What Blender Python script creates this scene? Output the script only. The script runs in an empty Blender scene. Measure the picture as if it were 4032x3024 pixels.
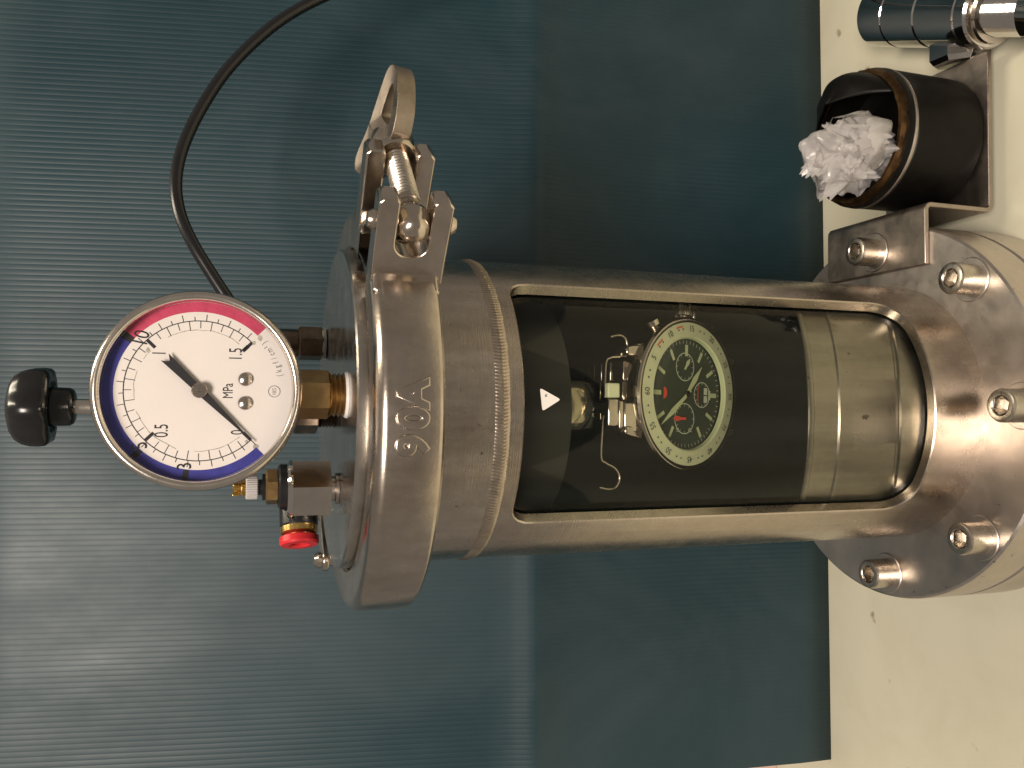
import bpy, bmesh, math, random
from mathutils import Vector, Matrix, noise

# ------------------------------------------------------------------ camera, world, lamps, exposure
scene = bpy.context.scene
S = 0.001                      # everything below is laid out in millimetres
TABLE = -240.0                 # table height in the tester's own millimetres (lid seam = 0)
def W(p): return Vector((p[0]*S, p[1]*S, (p[2]-TABLE)*S))

PITCH, ROLL, YAW, CAM_D, CAM_H, FPX = 0.3184, 0.0154, 0.0306, 288.43, 55.0, 3387.5
fw = Vector((math.sin(YAW), math.cos(YAW), 0)); rt = Vector((math.cos(YAW), -math.sin(YAW), 0)); up = Vector((0, 0, 1))
F_ = fw*math.cos(PITCH) - up*math.sin(PITCH); U_ = fw*math.sin(PITCH) + up*math.cos(PITCH)
R2 = rt*math.cos(ROLL) + U_*math.sin(ROLL); U2 = -rt*math.sin(ROLL) + U_*math.cos(ROLL)
cam = bpy.data.cameras.new('Camera'); cam_ob = bpy.data.objects.new('Camera', cam)
scene.collection.objects.link(cam_ob); scene.camera = cam_ob
cam.sensor_width = 36.0; cam.lens = 36.0*FPX/4032.0; cam.clip_start = 0.01; cam.clip_end = 20.0
m = Matrix.Identity(4)
for i, ax in enumerate((-U2, R2, -F_)):
    for j in range(3): m[j][i] = ax[j]
m.translation = W((0, -CAM_D, CAM_H))
cam_ob.matrix_world = m          # the photograph was taken with the phone turned on its side

world = bpy.data.worlds.new('World'); scene.world = world; world.use_nodes = True
bg = world.node_tree.nodes['Background']
bg.inputs[0].default_value = (0.152, 0.134, 0.114, 1); bg.inputs[1].default_value = 1.45

def area(name, loc, target, sx, sy, power, col):
    l = bpy.data.lights.new(name, 'AREA'); l.shape = 'RECTANGLE'; l.size = sx; l.size_y = sy
    l.energy = power; l.color = col
    o = bpy.data.objects.new(name, l); scene.collection.objects.link(o)
    o.location = loc; o.rotation_euler = (Vector(target)-Vector(loc)).to_track_quat('-Z', 'Y').to_euler()
    return o
area('front_lamp', (-0.26, -1.02, 1.10), (0, 0.0, 0.15), 0.55, 0.40, 23.0, (1.0, 0.88, 0.77))
area('ceiling_lamp', (0.40, 0.12, 1.45), (0.1, 0, 0), 0.9, 0.14, 8.0, (1.0, 0.88, 0.68))

scene.view_settings.view_transform = 'Standard'; scene.view_settings.look = 'None'
scene.view_settings.exposure = 0.0; scene.view_settings.gamma = 1.0
scene.view_settings.use_curve_mapping = False
scene.cycles.max_bounces = 10; scene.cycles.transparent_max_bounces = 16; scene.cycles.glossy_bounces = 5
scene.cycles.caustics_reflective = False; scene.cycles.caustics_refractive = False
scene.cycles.sample_clamp_indirect = 4.0
random.seed(7)
PI = math.pi

# ------------------------------------------------------------------ materials
def new_mat(name):
    m = bpy.data.materials.new(name); m.use_nodes = True
    nt = m.node_tree; b = nt.nodes['Principled BSDF']
    return m, nt, b
def ramp(nt, fac, stops):
    r = nt.nodes.new('ShaderNodeValToRGB'); nt.links.new(fac, r.inputs[0])
    e = r.color_ramp.elements
    while len(e) < len(stops): e.new(0.5)
    for k, (p, c) in enumerate(stops):
        e[k].position = p; e[k].color = c if len(c) == 4 else (*c, 1)
    return r.outputs[0]
def noise_node(nt, scale=(1, 1, 1), sc=100.0, detail=4.0, rough=0.6, dist=0.0):
    tc = nt.nodes.new('ShaderNodeTexCoord'); mp = nt.nodes.new('ShaderNodeMapping')
    mp.inputs['Scale'].default_value = scale
    nt.links.new(tc.outputs['Object'], mp.inputs[0])
    n = nt.nodes.new('ShaderNodeTexNoise'); n.inputs['Scale'].default_value = sc
    n.inputs['Detail'].default_value = detail; n.inputs['Roughness'].default_value = rough
    n.inputs['Distortion'].default_value = dist
    nt.links.new(mp.outputs[0], n.inputs['Vector'])
    return n.outputs['Fac']
def g(v): return (v, v, v, 1)
def metal(name, c1, c2, r1, r2, blotch=70.0, streak=None, streak_amt=0.12, bump=0.0, spots=None, band=None):
    """metal with blotchy tarnish, optional painted reflection bands, brushed streaks and optional dark specks"""
    m, nt, b = new_mat(name)
    b.inputs['Metallic'].default_value = 1.0
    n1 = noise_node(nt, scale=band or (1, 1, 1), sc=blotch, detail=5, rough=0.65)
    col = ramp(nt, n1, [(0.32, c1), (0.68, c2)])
    if band:   # fine speckle over long bands that paint room reflections into the colour
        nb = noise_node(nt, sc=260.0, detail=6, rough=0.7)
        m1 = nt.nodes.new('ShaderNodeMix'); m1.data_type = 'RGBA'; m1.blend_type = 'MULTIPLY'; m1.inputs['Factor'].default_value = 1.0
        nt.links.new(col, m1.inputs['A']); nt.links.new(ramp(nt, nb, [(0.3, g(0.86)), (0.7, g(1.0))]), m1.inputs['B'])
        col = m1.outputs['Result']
    if spots:
        n3 = noise_node(nt, sc=spots, detail=3, rough=0.5)
        f = ramp(nt, n3, [(0.69, g(0)), (0.75, g(1))])
        mx = nt.nodes.new('ShaderNodeMix'); mx.data_type = 'RGBA'
        nt.links.new(f, mx.inputs['Factor']); nt.links.new(col, mx.inputs['A'])
        mx.inputs['B'].default_value = (c1[0]*0.4, c1[1]*0.35, c1[2]*0.3, 1)
        col = mx.outputs['Result']
    nt.links.new(col, b.inputs['Base Color'])
    n2 = noise_node(nt, sc=blotch*2.1, detail=6, rough=0.7)
    rr = ramp(nt, n2, [(0.3, g(r1)), (0.7, g(r2))])
    nt.links.new(rr, b.inputs['Roughness'])
    if streak:
        ns = noise_node(nt, scale=streak, sc=1.0, detail=4, rough=0.7)
        bp = nt.nodes.new('ShaderNodeBump'); bp.inputs['Strength'].default_value = streak_amt
        bp.inputs['Distance'].default_value = 0.0002
        nt.links.new(ns, bp.inputs['Height']); nt.links.new(bp.outputs[0], b.inputs['Normal'])
    elif bump:
        ns = noise_node(nt, sc=900.0, detail=4)
        bp = nt.nodes.new('ShaderNodeBump'); bp.inputs['Strength'].default_value = bump
        bp.inputs['Distance'].default_value = 0.0002
        nt.links.new(ns, bp.inputs['Height']); nt.links.new(bp.outputs[0], b.inputs['Normal'])
    return m
def plain(name, col, rough=0.5, spec=0.5, metallic=0.0, var=0.0, sc=200.0, coat=0.0, bump=0.0):
    m, nt, b = new_mat(name)
    b.inputs['Roughness'].default_value = rough; b.inputs['Metallic'].default_value = metallic
    b.inputs['Specular IOR Level'].default_value = spec; b.inputs['Coat Weight'].default_value = coat
    lo = tuple(c*(1-var) for c in col); hi = tuple(min(1, c*(1+var)) for c in col)
    nf = noise_node(nt, sc=sc, detail=4)
    nt.links.new(ramp(nt, nf, [(0.3, lo), (0.7, hi)]), b.inputs['Base Color'])
    if bump:
        ns = noise_node(nt, sc=sc*3, detail=4)
        bp = nt.nodes.new('ShaderNodeBump'); bp.inputs['Strength'].default_value = bump
        bp.inputs['Distance'].default_value = 0.0005
        nt.links.new(ns, bp.inputs['Height']); nt.links.new(bp.outputs[0], b.inputs['Normal'])
    return m
def clear(name, ior=1.45, tint=(1, 1, 1), rough=0.02, haze=0.0, hazecol=(0.6, 0.6, 0.55)):
    """thin clear pane: sees straight through, with a fresnel gloss and a breath of haze"""
    m, nt, b = new_mat(name)
    out = nt.nodes['Material Output']; nt.nodes.remove(b)
    tr = nt.nodes.new('ShaderNodeBsdfTransparent'); tr.inputs[0].default_value = (*tint, 1)
    gl = nt.nodes.new('ShaderNodeBsdfGlossy'); gl.inputs['Roughness'].default_value = rough
    fr = nt.nodes.new('ShaderNodeFresnel')
    geo = nt.nodes.new('ShaderNodeNewGeometry'); mi = nt.nodes.new('ShaderNodeMix')   # same gloss from either side of a thin pane
    mi.inputs['A'].default_value = ior; mi.inputs['B'].default_value = 1.0/ior
    nt.links.new(geo.outputs['Backfacing'], mi.inputs['Factor']); nt.links.new(mi.outputs['Result'], fr.inputs['IOR'])
    mx = nt.nodes.new('ShaderNodeMixShader')
    nt.links.new(fr.outputs[0], mx.inputs[0]); nt.links.new(tr.outputs[0], mx.inputs[1]); nt.links.new(gl.outputs[0], mx.inputs[2])
    last = mx.outputs[0]
    if haze:
        df = nt.nodes.new('ShaderNodeBsdfDiffuse'); df.inputs[0].default_value = (*hazecol, 1)
        m2 = nt.nodes.new('ShaderNodeMixShader')
        sm = noise_node(nt, scale=(1, 1, 0.12), sc=90.0, detail=5, rough=0.6)   # hazy smears down the pane, painting in faint vertical reflections
        nt.links.new(ramp(nt, sm, [(0.35, g(haze*0.4)), (0.75, g(haze*4.0))]), m2.inputs[0])
        nt.links.new(last, m2.inputs[1]); nt.links.new(df.outputs[0], m2.inputs[2]); last = m2.outputs[0]
    nt.links.new(last, out.inputs['Surface'])
    return m

M = {}
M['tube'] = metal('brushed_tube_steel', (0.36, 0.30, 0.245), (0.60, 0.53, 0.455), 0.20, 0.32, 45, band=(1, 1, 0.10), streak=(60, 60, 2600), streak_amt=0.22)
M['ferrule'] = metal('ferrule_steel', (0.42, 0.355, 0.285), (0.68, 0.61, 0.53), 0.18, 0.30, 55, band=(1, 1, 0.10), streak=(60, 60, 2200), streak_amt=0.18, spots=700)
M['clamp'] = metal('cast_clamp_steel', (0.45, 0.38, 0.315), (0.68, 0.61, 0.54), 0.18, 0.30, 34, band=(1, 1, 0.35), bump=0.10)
M['lug'] = metal('polished_lug_steel', (0.54, 0.47, 0.40), (0.66, 0.58, 0.50), 0.13, 0.24, 90, bump=0.04)
M['lid'] = metal('lid_steel', (0.46, 0.44, 0.41), (0.60, 0.57, 0.53), 0.14, 0.30, 60, streak=(900, 900, 900), streak_amt=0.06)
M['flange'] = metal('stained_flange_steel', (0.50, 0.455, 0.42), (0.64, 0.575, 0.51), 0.30, 0.46, 48, bump=0.12, spots=330)
M['wingnut'] = metal('wing_nut_steel', (0.22, 0.185, 0.155), (0.34, 0.29, 0.25), 0.26, 0.40, 90, bump=0.06)
M['weld'] = metal('weld_bead', (0.42, 0.35, 0.28), (0.56, 0.48, 0.39), 0.24, 0.36, 120)
M['sleeve'] = metal('inner_sleeve_steel', (0.20, 0.175, 0.145), (0.42, 0.375, 0.32), 0.26, 0.42, 40, band=(1, 1, 0.15), streak=(60, 60, 1800), streak_amt=0.25, spots=260)
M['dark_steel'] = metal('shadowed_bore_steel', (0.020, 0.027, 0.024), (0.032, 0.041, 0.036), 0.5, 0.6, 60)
M['bolt'] = metal('bolt_steel', (0.46, 0.42, 0.36), (0.62, 0.56, 0.48), 0.22, 0.38, 220, bump=0.06)
M['chrome'] = metal('chrome', (0.62, 0.60, 0.58), (0.70, 0.67, 0.64), 0.05, 0.12, 60)
M['nickel'] = metal('nickel_plate', (0.55, 0.49, 0.44), (0.64, 0.58, 0.52), 0.13, 0.22, 120, streak=(2600, 2600, 60), streak_amt=0.12)
M['bezel'] = metal('bezel_steel', (0.66, 0.60, 0.54), (0.74, 0.68, 0.62), 0.18, 0.28, 90)
M['brass'] = metal('aged_brass', (0.30, 0.19, 0.08), (0.46, 0.31, 0.14), 0.28, 0.42, 150, bump=0.08)
M['bronze'] = metal('dark_bronze', (0.10, 0.075, 0.055), (0.22, 0.17, 0.13), 0.25, 0.4, 160, bump=0.06)
M['gold'] = metal('yellow_brass', (0.60, 0.40, 0.12), (0.75, 0.53, 0.20), 0.18, 0.3, 200)
M['bracket'] = metal('bracket_steel', (0.32, 0.28, 0.25), (0.46, 0.39, 0.33), 0.30, 0.46, 60, bump=0.08)
M['rust'] = metal('rusty_rim', (0.008, 0.006, 0.005), (0.13, 0.072, 0.03), 0.5, 0.7, 60, bump=0.4)
M['black'] = plain('black_plastic', (0.012, 0.012, 0.013), 0.3, 0.5, var=0.15)
M['black_knob'] = plain('glossy_black_knob', (0.010, 0.010, 0.011), 0.22, 0.5, var=0.2)
M['hose'] = plain('black_hose', (0.009, 0.009, 0.010), 0.26, 0.5, var=0.15)
M['cup'] = plain('black_enamel', (0.0045, 0.004, 0.0035), 0.42, 0.16, var=0.4, sc=120, bump=0.1)
M['red'] = plain('red_plastic', (0.58, 0.022, 0.03), 0.32, 0.5, var=0.12)
M['white'] = plain('white_tape', (0.74, 0.70, 0.66), 0.5, 0.4, var=0.06, sc=600, bump=0.2)
M['grey_knurl'] = plain('pale_grey_knurl', (0.50, 0.47, 0.46), 0.35, 0.5, var=0.06)
M['dial'] = plain('white_dial', (0.80, 0.75, 0.72), 0.55, 0.3, var=0.025, sc=60)
M['ink'] = plain('black_ink', (0.02, 0.02, 0.024), 0.5, 0.3)
M['ink_soft'] = plain('grey_ink', (0.22, 0.22, 0.21), 0.5, 0.3)
M['blue'] = plain('blue_dial_band', (0.045, 0.045, 0.30), 0.45, 0.35, var=0.2, sc=400)
M['crimson'] = plain('crimson_dial_band', (0.56, 0.06, 0.13), 0.45, 0.35, var=0.15, sc=400)
M['stain'] = plain('dried_stain', (0.40, 0.38, 0.33), 0.6, 0.2, var=0.3, sc=500)
M['cream'] = plain('lume_cream', (0.46, 0.47, 0.29), 0.45, 0.4, var=0.05)
M['watch_dial'] = plain('dark_green_dial', (0.026, 0.033, 0.022), 0.45, 0.4, var=0.2, sc=900)
M['watch_steel'] = metal('watch_steel', (0.46, 0.40, 0.33), (0.58, 0.51, 0.43), 0.10, 0.2, 150)
M['red_hand'] = plain('red_hand', (0.62, 0.06, 0.04), 0.4, 0.4)
M['pale_print'] = plain('pale_print', (0.52, 0.52, 0.44), 0.5, 0.3)
M['gauge_glass'] = clear('gauge_glass', 1.5, (0.99, 0.985, 0.98), 0.03)
M['watch_glass'] = clear('watch_glass', 1.3, (0.97, 1.0, 0.95), 0.03)
M['acrylic'] = clear('acrylic_window', 1.33, (0.875, 0.892, 0.845), 0.04, haze=0.004, hazecol=(0.50, 0.62, 0.50))
M['acrylic_boss'] = clear('clear_boss', 1.5, (0.86, 0.86, 0.78), 0.08)
M['plug'] = plain('dark_rubber_plug', (0.010, 0.009, 0.007), 0.45, 0.4)
M['pink'] = plain('pale_pink_card', (0.62, 0.45, 0.38), 0.6, 0.3, var=0.05)

# crumpled film: glossy thin plastic, half clear and half milky with creases
m_, nt, b = new_mat('crumpled_clear_film')
b.inputs['Base Color'].default_value = (0.92, 0.88, 0.86, 1); b.inputs['Roughness'].default_value = 0.14
b.inputs['Specular IOR Level'].default_value = 0.9; b.inputs['Coat Weight'].default_value = 0.8; b.inputs['Coat Roughness'].default_value = 0.04
nf = noise_node(nt, sc=160.0, detail=5, rough=0.6, dist=1.0)
bp = nt.nodes.new('ShaderNodeBump'); bp.inputs['Strength'].default_value = 0.6; bp.inputs['Distance'].default_value = 0.002
nt.links.new(nf, bp.inputs['Height']); nt.links.new(bp.outputs[0], b.inputs['Normal'])
tr = nt.nodes.new('ShaderNodeBsdfTransparent'); tr.inputs[0].default_value = (0.96, 0.95, 0.94, 1)
mx = nt.nodes.new('ShaderNodeMixShader')
nf2 = noise_node(nt, sc=110.0, detail=4, rough=0.6, dist=1.5)
nt.links.new(ramp(nt, nf2, [(0.36, g(0.30)), (0.64, g(0.85))]), mx.inputs[0])
nt.links.new(tr.outputs[0], mx.inputs[1]); nt.links.new(b.outputs[0], mx.inputs[2])
nt.links.new(mx.outputs[0], nt.nodes['Material Output'].inputs['Surface'])
M['film'] = m_

# table top: cream-green laminate with faint mottling and small marks
m_, nt, b = new_mat('cream_laminate')
n1 = noise_node(nt, sc=7.0, detail=5, rough=0.6)
col = ramp(nt, n1, [(0.3, (0.60, 0.57, 0.43)), (0.7, (0.66, 0.63, 0.485))])
n2 = noise_node(nt, sc=85.0, detail=2, rough=0.4)
f = ramp(nt, n2, [(0.74, g(0)), (0.80, g(1))])
mx = nt.nodes.new('ShaderNodeMix'); mx.data_type = 'RGBA'
nt.links.new(f, mx.inputs['Factor']); nt.links.new(col, mx.inputs['A']); mx.inputs['B'].default_value = (0.33, 0.28, 0.18, 1)
n3 = noise_node(nt, sc=26.0, detail=7, rough=0.7, dist=0.6)
mt = nt.nodes.new('ShaderNodeMix'); mt.data_type = 'RGBA'; mt.blend_type = 'MULTIPLY'; mt.inputs['Factor'].default_value = 1.0
nt.links.new(mx.outputs['Result'], mt.inputs['A']); nt.links.new(ramp(nt, n3, [(0.30, (0.94, 0.93, 0.91)), (0.55, g(1.0))]), mt.inputs['B'])
nt.links.new(mt.outputs['Result'], b.inputs['Base Color'])
nr = noise_node(nt, sc=60.0, detail=6, rough=0.7)
nt.links.new(ramp(nt, nr, [(0.3, g(0.32)), (0.7, g(0.52))]), b.inputs['Roughness']); b.inputs['Specular IOR Level'].default_value = 0.35
M['table'] = m_

# corrugated plastic sheet: teal, slightly glossy, scuffed, with cloudy reflection haze painted into its colour
m_, nt, b = new_mat('teal_corrugated_plastic')
n1 = noise_node(nt, scale=(1, 1, 0.5), sc=9.0, detail=5, rough=0.6)
nt.links.new(ramp(nt, n1, [(0.3, (0.005, 0.025, 0.035)), (0.7, (0.009, 0.035, 0.047))]), b.inputs['Base Color'])
src = b.inputs['Base Color'].links[0].from_socket
nd_ = noise_node(nt, scale=(1, 1, 0.7), sc=11.0, detail=7, rough=0.62, dist=0.8)
md = nt.nodes.new('ShaderNodeMix'); md.data_type = 'RGBA'
nt.links.new(ramp(nt, nd_, [(0.42, g(0)), (0.75, g(0.14))]), md.inputs['Factor'])
nt.links.new(src, md.inputs['A']); md.inputs['B'].default_value = (0.13, 0.155, 0.165, 1)
nt.links.new(md.outputs['Result'], b.inputs['Base Color'])
n2 = noise_node(nt, scale=(1, 1, 0.35), sc=13.0, detail=6, rough=0.65)
nt.links.new(ramp(nt, n2, [(0.35, g(0.40)), (0.65, g(0.56))]), b.inputs['Roughness'])
b.inputs['Specular IOR Level'].default_value = 0.42
M['sheet'] = m_

# ------------------------------------------------------------------ mesh helpers
class MB:
    """collects geometry in millimetres; build() links it as ONE mesh object"""
    def __init__(s): s.v = []; s.f = []
    def add(s, verts, faces, mat=None):
        o = len(s.v)
        s.v += [tuple(mat @ Vector(v)) if mat else tuple(v) for v in verts]
        s.f += [tuple(i+o for i in f) for f in faces]
        return s
    def lathe(s, prof, n=64, mat=None, a0=0.0, a1=2*PI, rfun=None, phase=0.0):
        full = abs(a1-a0-2*PI) < 1e-6
        k = n if full else n+1
        vs = []; fs = []
        for i in range(k):
            a = a0+(a1-a0)*i/n+phase
            for (r, z) in prof:
                q = r*(rfun(a, r, z) if rfun else 1.0)
                vs.append((q*math.sin(a), -q*math.cos(a), z))
        p = len(prof)
        for i in range(n):
            j = (i+1) % k
            for t in range(p-1):
                a, b, c, d = i*p+t, j*p+t, j*p+t+1, i*p+t+1
                if prof[t][0] < 1e-9: fs.append((a, c, d))
                elif prof[t+1][0] < 1e-9: fs.append((a, b, d))
                else: fs.append((a, b, c, d))
        return s.add(vs, fs, mat)
    def box(s, lo, hi, mat=None):
        x0, y0, z0 = lo; x1, y1, z1 = hi
        v = [(x0, y0, z0), (x1, y0, z0), (x1, y1, z0), (x0, y1, z0), (x0, y0, z1), (x1, y0, z1), (x1, y1, z1), (x0, y1, z1)]
        f = [(3, 2, 1, 0), (4, 5, 6, 7), (0, 1, 5, 4), (1, 2, 6, 5), (2, 3, 7, 6), (3, 0, 4, 7)]
        return s.add(v, f, mat)
    def prism(s, poly, h0, h1, mat=None):
        n = len(poly)
        v = [(x, y, h0) for x, y in poly]+[(x, y, h1) for x, y in poly]
        f = [tuple(reversed(range(n))), tuple(range(n, 2*n))]+[(i, (i+1) % n, n+(i+1) % n, n+i) for i in range(n)]
        return s.add(v, f, mat)
    def tube(s, pts, r, n=12, mat=None, cap=True):
        pts = [Vector(p) for p in pts]; vs = []; fs = []
        prev = None
        for i, p in enumerate(pts):
            t = (pts[min(i+1, len(pts)-1)]-pts[max(i-1, 0)]).normalized()
            if prev is None:
                nrm = t.orthogonal().normalized()
            else:
                nrm = (prev-t*prev.dot(t)).normalized()
            prev = nrm; bn = t.cross(nrm)
            rr = r[i] if isinstance(r, (list, tuple)) else r
            for k in range(n):
                a = 2*PI*k/n
                vs.append(p+(nrm*math.cos(a)+bn*math.sin(a))*rr)
        for i in range(len(pts)-1):
            for k in range(n):
                fs.append((i*n+k, i*n+(k+1) % n, (i+1)*n+(k+1) % n, (i+1)*n+k))
        if cap:
            fs.append(tuple(reversed(range(n)))); fs.append(tuple((len(pts)-1)*n+k for k in range(n)))
        return s.add([tuple(v) for v in vs], fs, mat)
    def sphere(s, c, r, n=20, sq=(1, 1, 1)):
        prof = [(r*math.sin(PI*k/12), -r*math.cos(PI*k/12)) for k in range(13)]
        prof[0] = (0, -r); prof[-1] = (0, r)
        return s.lathe(prof, n, Matrix.Translation(c) @ Matrix.Diagonal((*sq, 1)))
    def build(s, name, mat, parent=None, angle=32, bevel=0.0, seg=2, smooth=True):
        me = bpy.data.meshes.new(name)
        me.from_pydata([W(v) for v in s.v], [], s.f)
        me.materials.append(M[mat] if isinstance(mat, str) else mat)
        bmm = bmesh.new(); bmm.from_mesh(me)
        bmesh.ops.remove_doubles(bmm, verts=bmm.verts, dist=2e-6)
        bmesh.ops.recalc_face_normals(bmm, faces=bmm.faces); bmm.to_mesh(me); bmm.free()
        if smooth:
            me.shade_smooth(); me.set_sharp_from_angle(angle=math.radians(angle))
        o = bpy.data.objects.new(name, me); scene.collection.objects.link(o)
        if parent is not None:
            o.parent = parent
            o.matrix_parent_inverse = parent.matrix_basis.inverted()
        if bevel:
            bv = o.modifiers.new('edge', 'BEVEL'); bv.width = bevel*S; bv.segments = seg
            bv.limit_method = 'ANGLE'; bv.angle_limit = math.radians(40); bv.harden_normals = False
        return o
def empty(name, loc, label, cat, group=None):
    o = bpy.data.objects.new(name, None); scene.collection.objects.link(o)
    o.location = W(loc); o.empty_display_size = 0.02
    o['label'] = label; o['category'] = cat
    if group: o['group'] = group
    return o
def tag(o, label=None, cat=None, kind=None):
    if label: o['label'] = label
    if cat: o['category'] = cat
    if kind: o['kind'] = kind
    return o
def frame(origin, x, y, z):
    m = Matrix.Identity(4)
    for i, a in enumerate((x, y, z)):
        for j in range(3): m[j][i] = a[j]
    m.translation = Vector(origin)
    return m
def axis_frame(origin, z, xhint=(0, 0, 1)):
    z = Vector(z).normalized(); x = Vector(xhint); x = (x-z*x.dot(z))
    if x.length < 1e-4: x = z.orthogonal()
    x.normalize(); y = z.cross(x)
    return frame(origin, x, y, z)
_tc = {}
def text_geo(s, size, extrude=0.0, bevel=0.0, sx=1.0, bold=0.0):
    key = (s, size, extrude, bevel, sx, bold)
    if key in _tc: return _tc[key]
    cu = bpy.data.curves.new('txt', 'FONT'); cu.body = s; cu.size = size; cu.extrude = extrude
    cu.bevel_depth = bevel; cu.offset = bold; cu.bevel_resolution = 2 if bevel else 0; cu.resolution_u = 5
    cu.align_x = 'CENTER'; cu.align_y = 'CENTER'
    o = bpy.data.objects.new('txt', cu); scene.collection.objects.link(o)
    bpy.context.view_layer.update()
    dg = bpy.context.evaluated_depsgraph_get()
    me = bpy.data.meshes.new_from_object(o.evaluated_get(dg))
    vs = [(v.co.x*sx, v.co.y, v.co.z) for v in me.vertices]; fs = [tuple(p.vertices) for p in me.polygons]
    bpy.data.objects.remove(o); bpy.data.curves.remove(cu); bpy.data.meshes.remove(me)
    _tc[key] = (vs, fs)
    return vs, fs
def put_text(mb, s, size, mat, sx=1.0, extrude=0.0, bevel=0.0):
    vs, fs = text_geo(s, size, extrude, bevel, sx); mb.add(vs, fs, mat)
def smooth_path(pts, n=8):
    P = [Vector(p) for p in pts]; out = []
    P = [P[0]*2-P[1]]+P+[P[-1]*2-P[-2]]
    for i in range(1, len(P)-2):
        for k in range(n):
            t = k/n; a, b, c, d = P[i-1], P[i], P[i+1], P[i+2]
            out.append(0.5*((2*b)+(-a+c)*t+(2*a-5*b+4*c-d)*t*t+(-a+3*b-3*c+d)*t**3))
    out.append(P[-2]); return out

# ------------------------------------------------------------------ setting: table
o = MB().box((-460, -440, TABLE-30), (520, 420, TABLE)).build('table_top', 'table', bevel=2)
tag(o, kind='structure')

# ------------------------------------------------------------------ corrugated backdrop sheet
prof = [(-240, 88), (-222, 88.8), (-205, 90.6), (-170, 93.6), (-130, 94.6), (-100, 95.2), (-93, 95.0), (-86, 93.4), (-83, 92.8), (-81, 93.0),
        (-78, 93.9), (-74, 95.2), (-70, 96.4), (-60, 98.6), (-20, 106), (60, 120), (135, 134), (215, 149)]
pitch = 2.35; xs = []; nx = int(480/pitch*6)
vs = []; fs = []
for i in range(nx+1):
    x = -177.6+i*pitch/6
    off = -0.075*abs(math.sin(PI*(i/6.0)))
    for k, (z, y) in enumerate(prof):
        wob = 0.8*math.sin(x*0.018+1.0)*max(0, min(1, (z+80)/100.0))
        vs.append((x, y+off+wob+x*0.0155, z))
p = len(prof)
for i in range(nx):
    for t in range(p-1): fs.append((i*p+t, (i+1)*p+t, (i+1)*p+t+1, i*p+t+1))
o = MB().add(vs, fs).build('corrugated_sheet', 'sheet', angle=60)
sd = o.modifiers.new('thickness', 'SOLIDIFY'); sd.thickness = 0.003; sd.offset = -1.0
tag(o, 'creased teal corrugated plastic sheet standing behind the steel tester', 'plastic sheet')

# pale card strip just showing past the sheet's free edge
e = empty('pale_box', (-196, 140, TABLE), 'pale pink box with dark edges peeking past the sheet edge', 'box')
MB().box((-206, 128, TABLE+0.0), (-186, 150, TABLE+104)).build('carton', 'pink', e, bevel=0.6)
MB().box((-206.6, 127.0, TABLE+84), (-185, 128.0, TABLE+90)).build('dark_edge', 'black', e)
MB().box((-206.6, 127.0, TABLE+55), (-185, 128.0, TABLE+61)).build('dark_edge', 'black', e)

# ------------------------------------------------------------------ the pressure tester
T = empty('pressure_tester', (0, 0, TABLE), 'stainless steel watch pressure tester with dial gauge and window', 'pressure tester')
RC = 50.8; ZF = -200.6; ZW = -18.6; ZWB = -22.8
# --- body tube with its rounded window
AZ0, AZ1 = math.radians(-43.8), math.radians(50.9); WZ0, WZ1 = -178.2, -27.4
def window_loop(expand=0.0):
    x0, x1 = AZ0*RC-expand, AZ1*RC+expand; z0, z1 = WZ0-expand, WZ1+expand
    rb, rtp = 11.0+expand, 6.5+expand; pts = []
    for (cx, cz, r, s) in ((x1-rtp, z1-rtp, rtp, 0), (x0+rtp, z1-rtp, rtp, 1), (x0+rb, z0+rb, rb, 2), (x1-rb, z0+rb, rb, 3)):
        for k in range(25):
            a = s*PI/2+k/24*PI/2
            pts.append((cx+r*math.cos(a), cz+r*math.sin(a)))
    dense = []
    for i in range(len(pts)):
        a, b = pts[i], pts[(i+1) % len(pts)]
        for k in range(12): dense.append((a[0]+(b[0]-a[0])*k/12, a[1]+(b[1]-a[1])*k/12))
    return dense
rx0, rx1 = math.radians(-78)*RC, math.radians(84)*RC; rz0, rz1 = ZF, ZWB
rcx, rcz, rhx, rhz = (rx0+rx1)/2, (rz0+rz1)/2, (rx1-rx0)/2, (rz1-rz0)/2
NA = 240
def by_angle(dense):
    an = sorted((math.atan2((z-rcz)/rhz, (x-rcx)/rhx) % (2*PI), x, z) for x, z in dense)
    out = []; j = 0; L = len(an)
    for i in range(NA):
        a = 2*PI*i/NA
        while j < L and an[j][0] < a: j += 1
        A, B = an[(j-1) % L], an[j % L]
        d = (B[0]-A[0]) % (2*PI); t = ((a-A[0]) % (2*PI))/d if d > 1e-9 else 0
        out.append((A[1]+(B[1]-A[1])*t, A[2]+(B[2]-A[2])*t))
    return out
outer = []
for i in range(NA):
    a = 2*PI*i/NA; c, s_ = math.cos(a), math.sin(a); k = 1/max(abs(c), abs(s_))
    outer.append((rcx+rhx*c*k, rcz+rhz*s_*k))
L0, L1 = by_angle(window_loop(0.0)), by_angle(window_loop(0.45))
def cyl(pt, r): a = pt[0]/RC; return (r*math.sin(a), -r*math.cos(a), pt[1])
mb = MB(); RI = 47.2
loops = [[cyl(p_, RC) for p_ in outer]]
for t in (0.2, 0.4, 0.6, 0.8):
    loops.append([cyl((o_[0]+(w_[0]-o_[0])*t, o_[1]+(w_[1]-o_[1])*t), RC) for o_, w_ in zip(outer, L1)])
loops += [[cyl(p_, RC) for p_ in L1], [cyl(p_, RC-0.4) for p_ in L0], [cyl(p_, RI) for p_ in L0]]
vs = [v for l in loops for v in l]; fs = []
for k in range(len(loops)-1):
    for i in range(NA):
        j = (i+1) % NA; fs.append((k*NA+i, k*NA+j, (k+1)*NA+j, (k+1)*NA+i))
mb.add(vs, fs)
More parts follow.
